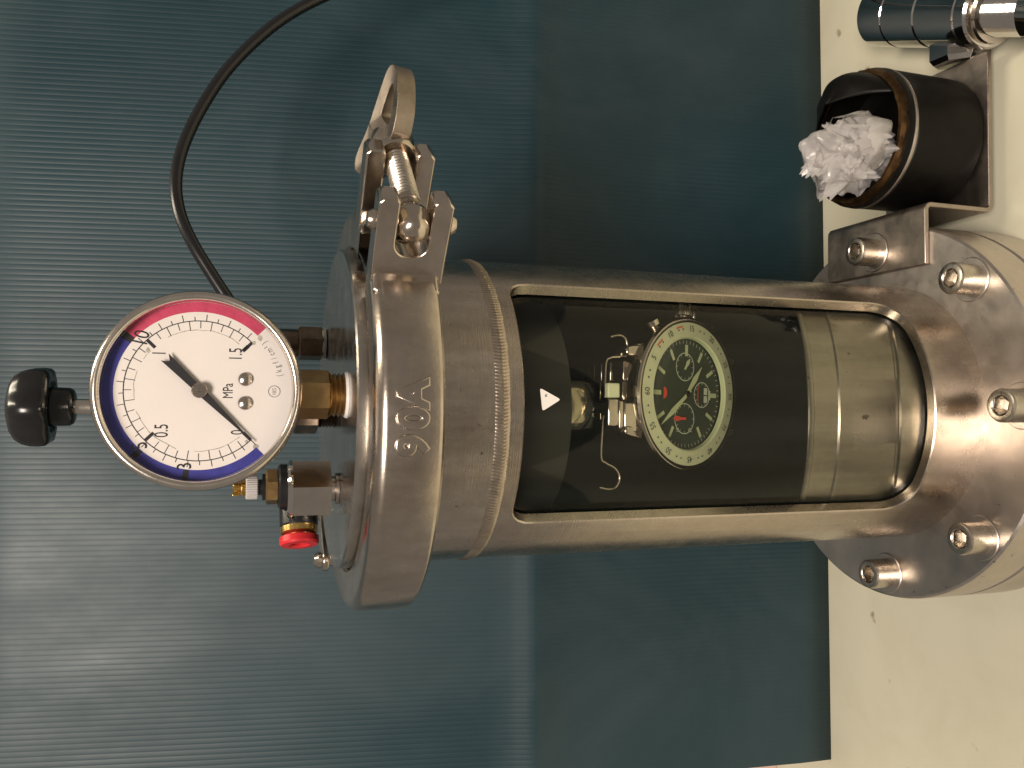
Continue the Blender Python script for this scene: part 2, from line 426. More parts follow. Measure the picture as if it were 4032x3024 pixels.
mb.lathe([(RC, rz0), (RC, rz1)], 90, a0=math.radians(84), a1=math.radians(282))
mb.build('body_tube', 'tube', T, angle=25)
mb = MB()
vs = []; fs = []
for k, R_ in enumerate((RI,)):
    pass
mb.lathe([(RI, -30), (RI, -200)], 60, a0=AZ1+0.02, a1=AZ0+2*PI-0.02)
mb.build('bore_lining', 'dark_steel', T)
# --- weld bead with its ripples
nrip = 300; sub = 6; vs = []; fs = []; cs = 9
for i in range(nrip*sub):
    a = 2*PI*i/(nrip*sub)
    for k in range(cs):
        u = -1+2*k/(cs-1)
        ph = ((i/sub)+0.55*(1-u*u)*1.6) % 1.0
        jit = 0.25*noise.noise((a*26, u*0.8, 0))
        hgt = 0.14*(1-u*u)**0.6+0.46*(1-ph)*(1-u*u)-0.04
        r = RC+hgt*(1+jit)
        edge = 0.25*noise.noise((a*20, 3.0, u))
        vs.append((r*math.sin(a), -r*math.cos(a), (ZW+ZWB)/2+u*2.35+edge*abs(u)))
N_ = nrip*sub
for i in range(N_):
    j = (i+1) % N_
    for k in range(cs-1): fs.append((i*cs+k, j*cs+k, j*cs+k+1, i*cs+k+1))
MB().add(vs, fs).build('weld_bead', 'weld', T, angle=70)
# --- upper ferrule, lid
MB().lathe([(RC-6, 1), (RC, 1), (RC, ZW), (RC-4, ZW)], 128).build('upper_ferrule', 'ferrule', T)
MB().lathe([(0, 21.5), (20, 21.5), (51.4, 21.5), (52.0, 21.0), (52.0, 17.0), (53.0, 16), (53.0, 1)], 128).build('lid', 'lid', T)
# --- clamp: two half bands, fork lugs
A50 = math.radians(50); er = Vector((math.sin(A50), -math.cos(A50), 0)); et = Vector((math.cos(A50), math.sin(A50), 0)); ez = Vector((0, 0, 1))
def rtz(r, t, z): return er*r+et*t+ez*z
cprof = [(52.6, 17.2), (53.3, 18.3), (54.2, 18.5), (61.2, 18.5), (63.0, 18.1), (64.4, 17.2), (65.2, 16.2), (65.5, 15.2), (65.5, 1.6), (65.2, 0.6), (64.4, -0.2), (63.0, -0.6), (52.6, -0.6)]
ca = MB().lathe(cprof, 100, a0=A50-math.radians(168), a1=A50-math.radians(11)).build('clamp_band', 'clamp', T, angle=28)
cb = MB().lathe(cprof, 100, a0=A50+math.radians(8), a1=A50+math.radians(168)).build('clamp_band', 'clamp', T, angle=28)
def lug_poly(r0):
    z0, z1, s0, s1, tip = -1.6, 18.6, 4.0, 12.9, 85.6; pts = [(r0, z0), (tip-1.2, z0), (tip, z0+1.2), (tip, s0-0.8), (tip-0.8, s0)]
    c = (s0+s1)/2; rr = (s1-s0)/2; b = 72.6
    for k in range(13):
        a = -PI/2-PI*k/12; pts.append((b+rr*math.cos(a)*0.9, c+rr*math.sin(a)))
    pts += [(tip-0.8, s1), (tip, s1+0.8), (tip, z1-1.2), (tip-1.2, z1), (r0, z1)]
    return pts
lugF = frame((0, 0, 0), er, ez, -et)
MB().prism(lug_poly(60.5), 10.0, 18.0, lugF).build('fork_lug', 'lug', ca, angle=40, bevel=1.3, seg=3)
MB().prism(lug_poly(58.5), -20.5, -12.2, lugF).build('fork_lug', 'lug', cb, angle=40, bevel=1.3, seg=3)
# cast web that blends the front lug into its band
web = MB()
vsw = []; nw = 10
for zz in (-0.4, 18.0):
    for k in range(nw+1):
        a = math.radians(29+14*k/nw); rr = 65.3+(k/nw)**2.2*4.6
        vsw.append((rr*math.sin(a), -rr*math.cos(a), zz))
    for k in range(nw, -1, -1):
        a = math.radians(29+14*k/nw); vsw.append((60*math.sin(a), -60*math.cos(a), zz))
n2 = 2*(nw+1)
web.add(vsw, [tuple(range(n2)), tuple(reversed(range(n2, 2*n2)))]+[(i, (i+1) % n2, n2+(i+1) % n2, n2+i) for i in range(n2)])
web.build('lug_root', 'lug', ca, angle=40, bevel=1.0)
# embossed size mark
mb = MB()
for ch, az in (('9', -8.55), ('0', -2.25), ('A', 3.35)):
    vs, fs = text_geo(ch, 11.2, 0.35, 0.5, 0.98, 0.26)
    out = []
    for (x, y, z) in vs:
        a = math.radians(az)+x/65.5; r = 65.45+z*1.0
        out.append((r*math.sin(a), -r*math.cos(a), 8.3+y))
    mb.add(out, fs)
mb.build('embossed_lettering', 'clamp', ca, angle=50)
# swing bolt, pin, wing nut
sb = MB(); fr = frame((0, 0, 0), er, ez, -et)
axis = axis_frame(rtz(77.4, -14.2, 8.4), rtz(0.07, 1, 0.0))
pr = [(0, -5.6), (2.4, -5.6), (3.6, -4.4), (4.7, -2.2), (5.1, 0.2), (4.8, 2.4), (3.8, 4.2), (3.3, 5.0), (3.3, 8.0)]
MB().lathe(pr, 32, axis).build('swing_bolt', 'lug', T, angle=50)
tp = [(3.3, 8.0)]; z = 8.2
while z < 34:
    tp += [(3.7, z), (3.7, z+0.4), (2.6, z+0.9)]; z += 1.6
tp += [(3.2, z), (0, z)]
MB().lathe(tp, 24, axis).build('threaded_shank', 'bolt', bpy.data.objects['swing_bolt'], angle=20)
pin = MB(); pc = rtz(77.2, -13.6, 0)
pin.lathe([(0, -4.0), (2.0, -3.6), (2.7, -2.4), (2.7, -1.6), (2.2, -1.6), (2.2, 18.6), (2.7, 18.6), (2.7, 19.4), (2.0, 20.6), (0, 21.0)], 24, Matrix.Translation(pc))
pin.build('hinge_pin', 'lug', T)
wn = MB()
wax = axis_frame(rtz(79.6, 19.0, 8.4), rtz(0.07, 1, 0.0))
wo = MB().lathe([(3.2, 1.6), (5.6, 1.6), (6.3, 2.6), (6.4, 4.5), (5.2, 5.6), (5.4, 7.0), (6.6, 9.5), (6.2, 15.0), (5.0, 17.0), (0, 17.4)], 32, wax).build('wing_nut', 'lug', T, angle=45)
wv = (er*0.97-ez*0.22).normalized(); w2 = (et*0.93+ez*0.20+er*0.06); w2 = (w2-wv*w2.dot(wv)).normalized()
WNF = frame(rtz(81.5, 24.5, 9.4), wv, w2, wv.cross(w2).normalized())
def wing(sgn):
    """one closed loop of the nut's handle, drawn in its own plane"""
    L = 20.5 if sgn > 0 else 14.5
    key_o = [(0, -2.6), (3.5, -2.6), (7, -2.4), (L*0.62, 0.2), (L*0.9, 5.8), (L, 10.5), (L-0.6, 13.0), (L-3.5, 14.4), (L*0.5, 14.2), (5, 13.8), (2.5, 13.6), (0, 13.5)]
    key_i = [(5.6, 3.4), (6.2, 3.0), (7.6, 2.8), (L*0.56, 4.6), (L*0.74, 7.6), (L*0.77, 9.0), (L*0.72, 9.8), (L*0.62, 10.0), (L*0.5, 9.9), (7.2, 9.7), (6.2, 9.5), (5.6, 9.0)]
    o_ = smooth_path([(x*sgn, y, 0) for x, y in key_o], 5)+[Vector((0, q, 0)) for q in (9.0, 5.5, 2.0)]
    i_ = smooth_path([(x*sgn, y, 0) for x, y in key_i], 5)+[Vector((5.4*sgn, q, 0)) for q in (7.6, 6.2, 4.8)]
    n = len(o_); v = []; f = []
    for h in (-3.0, 3.0):
        v += [(p_.x, p_.y, h) for p_ in o_]+[(p_.x, p_.y, h*0.8) for p_ in i_]
    for k in range(n):
        j = (k+1) % n
        f += [(k, j, n+j, n+k), (2*n+k, 3*n+k, 3*n+j, 2*n+j), (k, 2*n+k, 2*n+j, j), (n+k, n+j, 3*n+j, 3*n+k)]
    return MB().add(v, f, WNF)
wing(1).build('wing', 'wingnut', wo, angle=40, bevel=0.9, seg=3)
wing(-1).build('wing', 'wingnut', wo, angle=40, bevel=0.9, seg=3)
# hinge links on the far side of the clamp
def capsule(p0, p1, r):
    p0, p1 = Vector(p0), Vector(p1); d = (p1-p0).normalized(); a0 = math.atan2(d.y, d.x); out = []
    for k in range(13): a = a0-PI/2+PI*k/12; out.append((p1.x+r*math.cos(a), p1.y+r*math.sin(a)))
    for k in range(13): a = a0+PI/2+PI*k/12; out.append((p0.x+r*math.cos(a), p0.y+r*math.sin(a)))
    return out
h0, h1 = (-56.4, 39), (-41, 56)
for z0 in (18.8, -3.2):
    MB().prism(capsule(h0, h1, 4.2), z0, z0+2.2).build('hinge_link', 'lug', T, bevel=0.4)
for hp in (h0, h1):
    MB().lathe([(0, -5), (2.4, -5), (2.4, 21.4), (3.0, 21.4), (3.0, 22.6), (2.0, 23.9), (0, 24.3)], 20, Matrix.Translation((hp[0], hp[1], 0))).build('hinge_pin', 'lug', T)
# --- flanges and bolts
MB().lathe([(RC-1, ZF), (60, ZF), (74.1, ZF), (74.9, ZF-0.7), (75.1, ZF-1.5), (75.1, -217.4), (74.4, -218.2), (60, -218.2)], 160).build('base_flange', 'flange', T)
MB().lathe([(60, -218.8), (74.3, -218.8), (75.1, -219.6), (75.1, TABLE+1.0), (74.3, TABLE+0.05), (0, TABLE+0.05)], 160).build('lower_flange', 'flange', T)
MB().lathe([(73.2, -218.1), (73.2, -218.9)], 120).build('gasket', 'black', T)
bolt_me = {}
for k in range(8):
    az = math.radians(1.86+45*k); x, y = 65.75*math.sin(az), -65.75*math.cos(az)
    base = ZF+(2.0 if k == 2 else 0.0)
    rot = Matrix.Translation((x, y, base)) @ Matrix.Rotation(random.uniform(0, 1.0), 4, 'Z')
    b = MB().lathe([(5.75, 0.55), (5.75, 9.0), (5.4, 9.6), (4.9, 9.8), (3.6, 9.8)], 40, rot)
    hx = [(3.6, 9.8), (3.3, 9.5), (3.2, 5.4), (0, 5.0)]
    b.lathe(hx[:2], 40, rot)
    b.lathe([(3.3, 9.5), (3.25, 9.45), (3.2, 5.4), (0, 4.8)], 6, rot)
    bo = b.build('socket_bolt', 'bolt', T, angle=28)
    MB().lathe([(5.6, 0.03), (7.8, 0.03), (8.1, 0.3), (7.8, 0.6), (5.6, 0.6)], 40, Matrix.Translation((x, y, base))).build('washer', 'flange', bo)
# --- inner sleeve (metal cup seen low in the window), acrylic tube
sl = MB(); na = 90
def sleeve_z(z, y, k): return z-k*(y+45.8)
rows = [(44.6, -129.6), (45.4, -129.8), (45.8, -130.6), (45.8, -131.8), (45.2, -132.2), (45.2, -141.8), (45.7, -142.6), (45.7, -143.8), (45.4, -144.6), (45.4, -166.0), (44.7, -166.6), (44.7, -167.6), (45.5, -168.4), (45.5, -196)]
vs = []; fs = []
for i in range(na+1):
    a = math.radians(-80+165*i/na)
    for (r, z) in rows:
        y = -r*math.cos(a)
        kk = 0.45 if z > -150 else (0.6 if z > -175 else 0.3)
        vs.append((r*math.sin(a), y, max(-199, sleeve_z(z, y, kk))))
p = len(rows)
for i in range(na):
    for t in range(p-1): fs.append((i*p+t, (i+1)*p+t, (i+1)*p+t+1, i*p+t+1))
sl.add(vs, fs).build('inner_sleeve', 'sleeve', T, angle=35)
MB().lathe([(46.6, -24), (46.6, -199)], 128, a0=math.radians(-70), a1=math.radians(76)).build('acrylic_window', 'acrylic', T)
# plug under the lid, clear boss, pull rod
MB().lathe([(0, -46), (36.0, -46), (38.0, -47.4), (38.4, -44), (38.4, -28), (44, -24)], 96).build('lid_plug', 'plug', T)
MB().lathe([(15.6, -46.5), (16.2, -58), (15.6, -62.5), (13.6, -64.6), (10, -65.3), (0, -65.4)], 64, Matrix.Translation((1, -5, 0))).build('clear_boss', 'acrylic_boss', T)
MB().lathe([(12.2, -55), (12.6, -60), (12.0, -61.5), (9, -62)], 48, Matrix.Translation((1, -5, 0))).build('seal_ring', 'watch_steel', T)
MB().lathe([(2.3, -46), (2.3, -68.0), (0, -68.0)], 24, Matrix.Translation((0.9, -2, 0))).build('pull_rod_end', 'watch_steel', T)
# white arrow sticker on the window
mb = MB(); tri = [(6.3, -33.6), (2.9, -40.2), (-0.6, -34.3)]
cx = sum(p_[0] for p_ in tri)/3; cz = sum(p_[1] for p_ in tri)/3; pts = []
for i in range(3):
    a, b_, c = Vector(tri[i-1]), Vector(tri[i]), Vector(tri[(i+1) % 3])
    d0 = (a-b_).normalized(); d1 = (c-b_).normalized()
    for t in (0, 0.5, 1): pts.append(b_+d0*0.8*(1-t)**2+d1*0.8*t**2)
vs = []
for r in (46.75, 46.9):
    for q in pts: a = q.x/46; vs.append((r*math.sin(a), -r*math.cos(a), q.y))
n = len(pts)
mb.add(vs, [tuple(range(n)), tuple(reversed(range(n, 2*n)))]+[(i, (i+1) % n, n+(i+1) % n, n+i) for i in range(n)])
stk = mb.build('arrow_sticker', plain('sticker_white', (0.78, 0.74, 0.70), 0.6, 0.3), T, smooth=False)
mb = MB()
for a_, b_ in (((4.35, -35.75), (4.15, -35.25)), ((4.15, -35.25), (3.75, -35.3)), ((3.75, -35.3), (3.85, -35.75))):
    pp = []
    for q in (a_, b_): an = q[0]/46; pp.append((46.95*math.sin(an), -46.95*math.cos(an), q[1]))
    mb.tube(pp, 0.11, 6)
mb.build('pen_mark', 'ink', stk)
# hanger: clip and two sprung wires
MB().box((4.0, -26.5, -69.5), (8.9, -23.0, -65.0)).build('hanger_block', plain('pale_green_clip', (0.52, 0.53, 0.33), 0.45), T, bevel=0.5)
hk = MB().box((-5.6, -25.4, -69.6), (3.7, -23.6, -65.6)).box((-7.5, -26.6, -75.8), (2.4, -24.6, -71.0)).box((-6.6, -25.8, -71.4), (3.0, -21.0, -69.4)).box((-1.5, -23.8, -68), (3.0, 0, -66))
hk.build('hanger_clip', 'watch_steel', T, bevel=0.5)
MB().tube(smooth_path([(-2, -24, -64.6), (-4.7, -24, -64.3), (-15.7, -24, -63.7), (-17.9, -24, -65.4), (-19.8, -24, -68.8), (-22.9, -24, -70.5), (-26, -24, -69.1), (-26.8, -24, -66.7), (-26.1, -24, -63.1)]), 0.38, 8).build('hanger_wire', 'watch_steel', T)
MB().tube(smooth_path([(4.5, -24, -65.0), (6.3, -24, -65.1), (15.6, -24, -65.4), (17.5, -24, -67.1), (18.1, -24, -70.7), (20.9, -24, -73), (23.7, -24, -72.7), (25.1, -24, -70.7), (24.6, -24, -67.1)]), 0.38, 8).build('hanger_wire', 'watch_steel', T)

# --- things screwed into the lid
kx, ky = -0.1, 2.5
KT = Matrix.Translation((kx, ky, 0))
gl = MB().lathe([(8.2, 27.0), (8.6, 27.6), (8.6, 34.0), (8.0, 34.8), (2.4, 34.8)], 6, KT @ Matrix.Rotation(0.35, 4, 'Z')).build('rod_gland', 'bronze', T)
tp = []; z = 21.6
while z < 27: tp += [(6.6, z), (5.9, z+0.55)]; z += 1.1
MB().lathe(tp, 32, KT).build('gland_thread', 'bronze', gl, angle=20)
MB().lathe([(2.4, 34), (2.4, 100)], 24, KT).build('pull_rod', 'bezel', T)
MB().lathe([(0, 93.2), (3.0, 93.2), (3.0, 95.2), (0, 95.2)], 16, Matrix.Translation((3.0, ky+1.0, 0))).build('stop_collar', 'bronze', T)
def lob(a, r, z):
    if r < 6.5: return 1.0
    k = min(1.0, (r-6.5)/4.0); c = math.cos(6*a+0.5)
    return 1.0+k*0.075*c
kn = MB()
kn.lathe([(0, 99.2), (4.2, 99.2), (5.2, 99.6), (5.8, 100.6), (6.0, 106.2)], 40, KT)
kn.lathe([(5.2, 106.4), (7.4, 106.2), (8.0, 105.4), (9.6, 105.3), (11.0, 105.7), (11.7, 106.6), (11.9, 108.4), (11.8, 110.6), (11.2, 112.8), (10.0, 114.8), (8.0, 116.3), (5.0, 117.2), (0, 117.5)], 96, KT, rfun=lob)
kn.build('star_knob', 'black_knob', T, angle=45)
# gauge
GC = Vector((4.5, -45.0, 62.3)); gy = math.radians(2.0)
gx = Vector((math.cos(gy), math.sin(gy), 0)); gn = Vector((math.sin(gy), -math.cos(gy), 0))
GF = frame(GC, gx, ez, gn)
gc = MB().lathe([(0, -26), (22, -26), (24.6, -24.5), (25.2, -22), (25.2, -3.5)], 96, GF).build('pressure_gauge', 'bezel', T)
def ring(r0, r1, a0, a1, z, n=90):
    """flat ring sector; angles in degrees clockwise from twelve o'clock"""
    v = []; f = []
    for i in range(n+1):
        a = math.radians(a0+(a1-a0)*i/n)
        v += [(r0*math.sin(a), r0*math.cos(a), z), (r1*math.sin(a), r1*math.cos(a), z)]
    for i in range(n): f.append((2*i, 2*i+1, 2*i+3, 2*i+2))
    return v, f
MB().lathe([(25.2, -4.5), (26.2, -4.2), (26.6, -3.0), (26.65, 0.2), (26.3, 1.6), (25.6, 2.4), (24.9, 2.5), (24.3, 2.1), (24.05, 1.4), (24.0, -2.0)], 128, GF).build('bezel', 'bezel', gc, angle=50)
DZ = -1.7
MB().lathe([(0, DZ), (24.4, DZ)], 96, GF).build('dial', 'dial', gc)
MB().add(*ring(21.2, 23.95, -134, 36.5, DZ+0.06, 120), GF).build('blue_band', 'blue', gc, smooth=False)
MB().add(*ring(21.2, 23.95, 39.5, 134, DZ+0.06, 90), GF).build('red_band', 'crimson', gc, smooth=False)
MB().add(*ring(21.2, 23.9, 35.4, 40.0, DZ+0.10, 6), GF).build('black_band_mark', 'ink', gc, smooth=False)
for a in (-47.5, -82.0): MB().add(*ring(21.3, 23.8, a-1.9, a+1.9, DZ+0.10, 4), GF).build('black_band_mark', 'ink', gc, smooth=False)
mk = MB().add(*ring(18.65, 18.9, -135, 135, DZ+0.06, 180), GF)
def tick(a, r0, r1, w):
    a = math.radians(a); c, s_ = math.cos(a), math.sin(a)
    v = [(r*s_+q*c, r*c-q*s_, DZ+0.08) for r, q in ((r0, -w), (r0, w), (r1, w), (r1, -w))]
    mk.add(v, [(0, 1, 2, 3)], GF)
for k in range(31):
    a = -135+270*k/30
    if k % 10 == 0: tick(a, 15.9, 18.7, 0.42)
    else: tick(a, 16.2 if k % 2 == 0 else 16.8, 18.7, 0.085)
for k in range(31):
    a = -135+k*0.5/15.3*270
    tick(a, 18.8, 20.6 if k % 2 == 0 else 19.9, 0.09)
tick(-135, 15.9, 18.9, 0.3); tick(135, 15.4, 17.4, 0.5)
mk.build('scale_marks', 'ink', gc, smooth=False)
mb = MB()
def gt(s, x, y, size, rot=0, sx=0.62, mbx=None):
    put_text(mbx or mb, s, size, GF @ Matrix.Translation((x, y, DZ+0.09)) @ Matrix.Rotation(math.radians(rot), 4, 'Z'), sx)
gt('0', -11.2, -9.8, 4.4); gt('0.5', -10.7, 9.2, 4.8); gt('1', 9.8, 10.1, 4.8); gt('1.5', 10.0, -9.2, 4.8); gt('MPa', 0, -7.3, 3.7, sx=0.66)
gt('5', -14.6, 14.4, 5.4, 8, 0.8); gt('10', 13.6, 14.6, 5.4, -12, 0.8); gt('3', -20.1, 3.4, 5.2, 6, 0.85)
mb.build('numerals', 'ink', gc, smooth=False)
mb = MB()
for i, ch in enumerate('(kgf/cm\u00b2)'):
    a = math.radians(172-i*3.35-4); gt(ch, 21.2*math.sin(a), 21.2*math.cos(a), 2.3, 180-math.degrees(a), 0.72, mb)
mb.add(*ring(1.45, 1.62, 0, 360, DZ+0.09, 30), GF @ Matrix.Translation((0, -19.3, 0)))
gt('NKS', 0, -19.35, 1.55, 0, 0.62, mb)
mb.build('maker_print', 'ink_soft', gc, smooth=False)
mb = MB()
for a0, a1, r in ((-130, -86, 16.2), (-70, -20, 16.4), (-8, 18, 16.3), (60, 128, 16.3), (30, 40, 16.2)):
    n = 60; v = []; f = []
    for i in range(n+1):
        a = math.radians(a0+(a1-a0)*i/n); wob = 0.25*noise.noise((a*9, r, 0)); wd = 0.06+0.12*abs(noise.noise((a*23, r, 4)))
        for rr in (r+wob-wd, r+wob+wd): v.append((rr*math.sin(a), rr*math.cos(a), DZ+0.05))
    for i in range(n): f.append((2*i, 2*i+1, 2*i+3, 2*i+2))
    mb.add(v, f, GF)
for (x, y, r) in ((-15.2, -14.6, 0.9), (-16.8, -15.4, 0.7), (14.6, -15.4, 0.8), (13.3, -13.8, 0.6), (10.6, 13.0, 0.6), (-13.7, -12.2, 0.5)):
    v = [(x+r*(1+0.4*noise.noise((k, x, y)))*math.cos(2*PI*k/14), y+r*(0.8+0.4*noise.noise((k, y, x)))*math.sin(2*PI*k/14), DZ+0.05) for k in range(14)]
    mb.add(v, [tuple(range(14))], GF)
mb.build('dried_residue', 'stain', gc, smooth=False)
nd = MB(); na_ = math.radians(-135); nF = GF @ Matrix.Rotation(-na_, 4, 'Z')
poly = [(-0.28, 15.6), (0.28, 15.6), (1.0, 2.0), (1.0, -2.0), (1.35, -12.4), (0.0, -10.6), (-1.35, -12.4), (-1.0, -2.0), (-1.0, 2.0)]
nd.prism(poly, -0.75, -0.5, nF); nd.prism([(-0.12, 19.6), (0.12, 19.6), (0.28, 15.6), (-0.28, 15.6)], -0.75, -0.5, nF)
nd.build('pointer', 'ink', gc, smooth=False)
MB().lathe([(1.2, -1.6), (1.2, -0.4), (2.0, -0.4), (2.05, 0.1), (1.8, 0.35), (0.5, 0.4), (0.3, 0.15), (0, 0.1)], 32, GF).build('pointer_hub', 'nickel', gc)
for sx_ in (-3.25, 3.25):
    MB().lathe([(1.95, DZ+0.05), (1.8, DZ+0.5), (1.1, DZ+1.0), (0, DZ+1.2)], 28, GF @ Matrix.Translation((sx_, -11.7, 0))).build('dial_rivet', 'nickel', gc)
MB().lathe([(0, 1.3), (24.4, 1.3)], 96, GF).build('gauge_glass', 'gauge_glass', gc)
# gauge stem
GS = Matrix.Translation((3.9, -29.6, 0))
st = MB().lathe([(6.2, 26.4), (7.2, 27.2), (7.2, 38.0)], 6, GS @ Matrix.Rotation(math.radians(27), 4, 'Z')).build('gauge_stem', 'brass', T)
tp = [(6.0, 26.8)]; z = 26.6
while z > 21.8: tp += [(6.5, z), (5.8, z-0.7)]; z -= 1.35
MB().lathe(tp, 40, GS).build('stem_thread', 'brass', st, angle=20)
MB().lathe([(5.8, 22.6), (6.6, 22.3), (7.0, 21.55)], 40, GS).build('sealing_tape', 'white', st)
# right-hand fitting
RF = Matrix.Translation((23.2, 29.0, 0))
rf = MB().lathe([(5.6, 22.8), (6.2, 23.5), (6.2, 30.8), (5.6, 31.5), (4.2, 31.5)], 6, RF @ Matrix.Rotation(0.2, 4, 'Z')).build('hose_fitting', 'bronze', T)
MB().lathe([(4.8, 31.4), (5.0, 32.0), (5.0, 38.6), (4.4, 39.2), (2.3, 39.2)], 32, RF).build('fitting_collar', 'bronze', rf)
tp = [(5.3, 23.2)]; z = 23.0
while z > 21.5: tp += [(5.6, z), (5.2, z-0.25)]; z -= 0.5
MB().lathe(tp, 32, RF).build('sealing_tape', 'white', rf, angle=20)
# speed controller with push-in outlet
SC = Matrix.Translation((-25.4, -11.7, 0)); SC2 = Matrix.Translation((-24.6, -11.0, 0))
sc = MB().lathe([(4.2, 24.4), (9.6, 24.4), (9.6, 36.0)], 6, SC @ Matrix.Rotation(math.radians(8), 4, 'Z')).build('speed_controller', 'nickel', T)
MB().lathe([(9.1, 35.9), (9.0, 36.6), (8.2, 37.4), (4, 37.5)], 48, SC).build('chamfer_collar', 'chrome', sc)
MB().lathe([(4.6, 21.5), (4.9, 21.6), (4.9, 22.6), (3.9, 22.8), (3.9, 24.5)], 32, SC).build('threaded_neck', 'nickel', sc)
MB().lathe([(0, 35), (7.0, 35), (7.0, 39.4), (6.2, 40.0), (0, 40.0)], 40, SC2).build('banjo_body', 'black', sc)
MB().lathe([(4.8, 39.9), (5.6, 40.2), (5.6, 43.2), (4.9, 43.7), (0, 43.7)], 6, SC2 @ Matrix.Rotation(math.radians(20), 4, 'Z')).build('lock_nut', 'brass', sc)
MB().lathe([(4.0, 43.6), (4.1, 44.6), (2.4, 44.8), (2.4, 46.2)], 24, SC2).build('needle_stem', 'black', sc)
def knurl(a, r, z): return 1.0+0.035*math.copysign(1, math.sin(a*30))
MB().lathe([(0, 45.9), (3.2, 45.9), (3.5, 46.2), (3.5, 49.2), (3.2, 49.5), (0, 49.5)], 240, SC2, rfun=knurl).build('knurled_cap', 'grey_knurl', sc, angle=25)
MB().lathe([(2.6, 49.5), (2.6, 50.6), (2.0, 50.8), (2.0, 51.4), (2.5, 51.6), (2.5, 53.0), (2.2, 53.3), (0, 53.3)], 240, SC2, rfun=knurl).build('knurled_cap', 'gold', sc, angle=25)
od = Vector((-0.93, -0.36, -0.01)).normalized(); OA = axis_frame((-25.2, -4.6, 33.4), od)
MB().lathe([(0, -4), (5.4, -4), (5.9, -3), (5.9, 12.6), (5.5, 13.2)], 40, OA).build('outlet_body', 'black', sc)
MB().lathe([(5.4, 13.0), (5.75, 13.2), (5.75, 15.0), (5.2, 15.4)], 40, OA).build('outlet_ring', 'gold', sc)
MB().lathe([(4.6, 15.2), (5.5, 16.0), (6.0, 16.4), (6.05, 18.2), (5.6, 18.9), (3.2, 19.0), (2.7, 18.5), (2.6, 12.0), (0, 12.0)], 48, OA).build('release_ring', 'red', sc)
# --- stepped bracket bolted to the flange
bp_ = [(56.8, -25.6), (78.6, -25.6), (80.6, -25.6), (80.6, 31), (58, 31), (56.8, 29.6)]
vs = []; fs = []
def sheetmetal(path, th, y0, y1):
    """bent strip: path is the (x, z) centre line"""
    P = [Vector(p_) for p_ in path]; A, B = [], []
    for i, p_ in enumerate(P):
        d = (P[min(i+1, len(P)-1)]-P[max(i-1, 0)]).normalized(); n_ = Vector((-d.y, d.x))
        A.append(p_+n_*th/2); B.append(p_-n_*th/2)
    pol = [(q.x, q.y) for q in A]+[(q.x, q.y) for q in reversed(B)]
    mb = MB(); n = len(pol)
    v = [(x, y0, z) for x, z in pol]+[(x, y1, z) for x, z in pol]
    k = len(P); f = []
    for i in range(k-1): f += [(i, i+1, n-2-i, n-1-i), (n+i, n+n-1-i, n+n-2-i, n+i+1)]
    for i in range(n): f.append((i, n+i, n+(i+1) % n, (i+1) % n))
    return mb.add(v, f)
def arc(cx, cz, r, a0, a1, n=6): return [(cx+r*math.cos(math.radians(a0+(a1-a0)*k/n)), cz+r*math.sin(math.radians(a0+(a1-a0)*k/n))) for k in range(n+1)]
zt, zl = ZF+1.03, -231.6
path = [(56.8, zt), (68, zt)]+arc(77.8, zt-2.2, 2.2, 90, 0)+arc(82.2, zl+2.2, 2.2, 180, 270)+[(110, zl), (144.5, zl)]
sheetmetal(path, 1.9, -25.6, 31.0).build('stepped_bracket', 'bracket', T, angle=35, bevel=0.35)

# ------------------------------------------------------------------ hose
pts = [(23.2, 29, 36), (24.5, 29.2, 43.5), (30.0, 30, 50.0)]
pts += [(37.2, 31.0, 54.9), (47.5, 33.0, 61.5), (57.8, 35.0, 67.6), (68.1, 38.0, 72.0), (78.7, 41.0, 73.9), (89.7, 44.0, 73.2), (101.2, 47.0, 70.1), (113.7, 50.0, 65.0), (127.7, 53.0, 57.6), (141.6, 56.0, 47.5), (154.1, 59.0, 36.1), (165.2, 62.0, 22.6), (174.8, 65.0, 7.5), (186.0, 68.0, -18.0), (206.0, 70.0, -80.0), (226.0, 66.0, -160.0), (248.0, 54.0, -214.0), (285.0, 40.0, -235.5), (345.0, 30.0, -237.7)]
ho = MB().tube(smooth_path(pts, 10), 2.2, 16).build('air_hose', 'hose')
tag(ho, 'thin black air hose arching up and away from the lid', 'hose')

# ------------------------------------------------------------------ wristwatch hanging inside
WC = Vector((5.7, -18.0, -100.0)); we = math.radians(-22)
wn_ = Vector((0, -math.cos(we), math.sin(we))); wu = Vector((0, math.sin(we), math.cos(we))); wx = Vector((1, 0, 0))
WF = frame(WC, wx, wu, wn_) @ Matrix.Rotation(math.radians(-1.5), 4, 'Z') @ Matrix.Scale(1.07, 4)
wt = empty('wristwatch', tuple(WC+wu*-20), 'steel chronograph wristwatch with cream bezel hanging inside the tester window', 'watch')
MB().lathe([(0, -11), (19, -11), (22.4, -9.6), (24.2, -6.5), (24.6, -3.5), (24.4, -1.8), (22.8, -1)], 96, WF).build('case', 'watch_steel', wt)
MB().lathe([(24.4, -3.0), (25.3, -2.4), (25.7, -1.0), (25.6, 0.2), (25.0, 0.9), (24.3, 1.0), (23.7, 0.75)], 96, WF).build('bezel_edge', 'watch_steel', wt)
bz = MB().lathe([(23.7, 0.72), (19.0, 1.3), (18.6, 1.0), (18.3, -0.3)], 96, WF).build('bezel_insert', 'cream', wt)
mb = MB()
for k in range(12):
    a = math.radians(k*30); s_ = str(k*5) if k else '60'
    F = WF @ Matrix.Rotation(-a, 4, 'Z') @ Matrix.Translation((0, 21.6, 1.12)) @ Matrix.Rotation(math.radians(-6.5), 4, 'X')
    put_text(mb, s_, 2.9, F, 0.9)
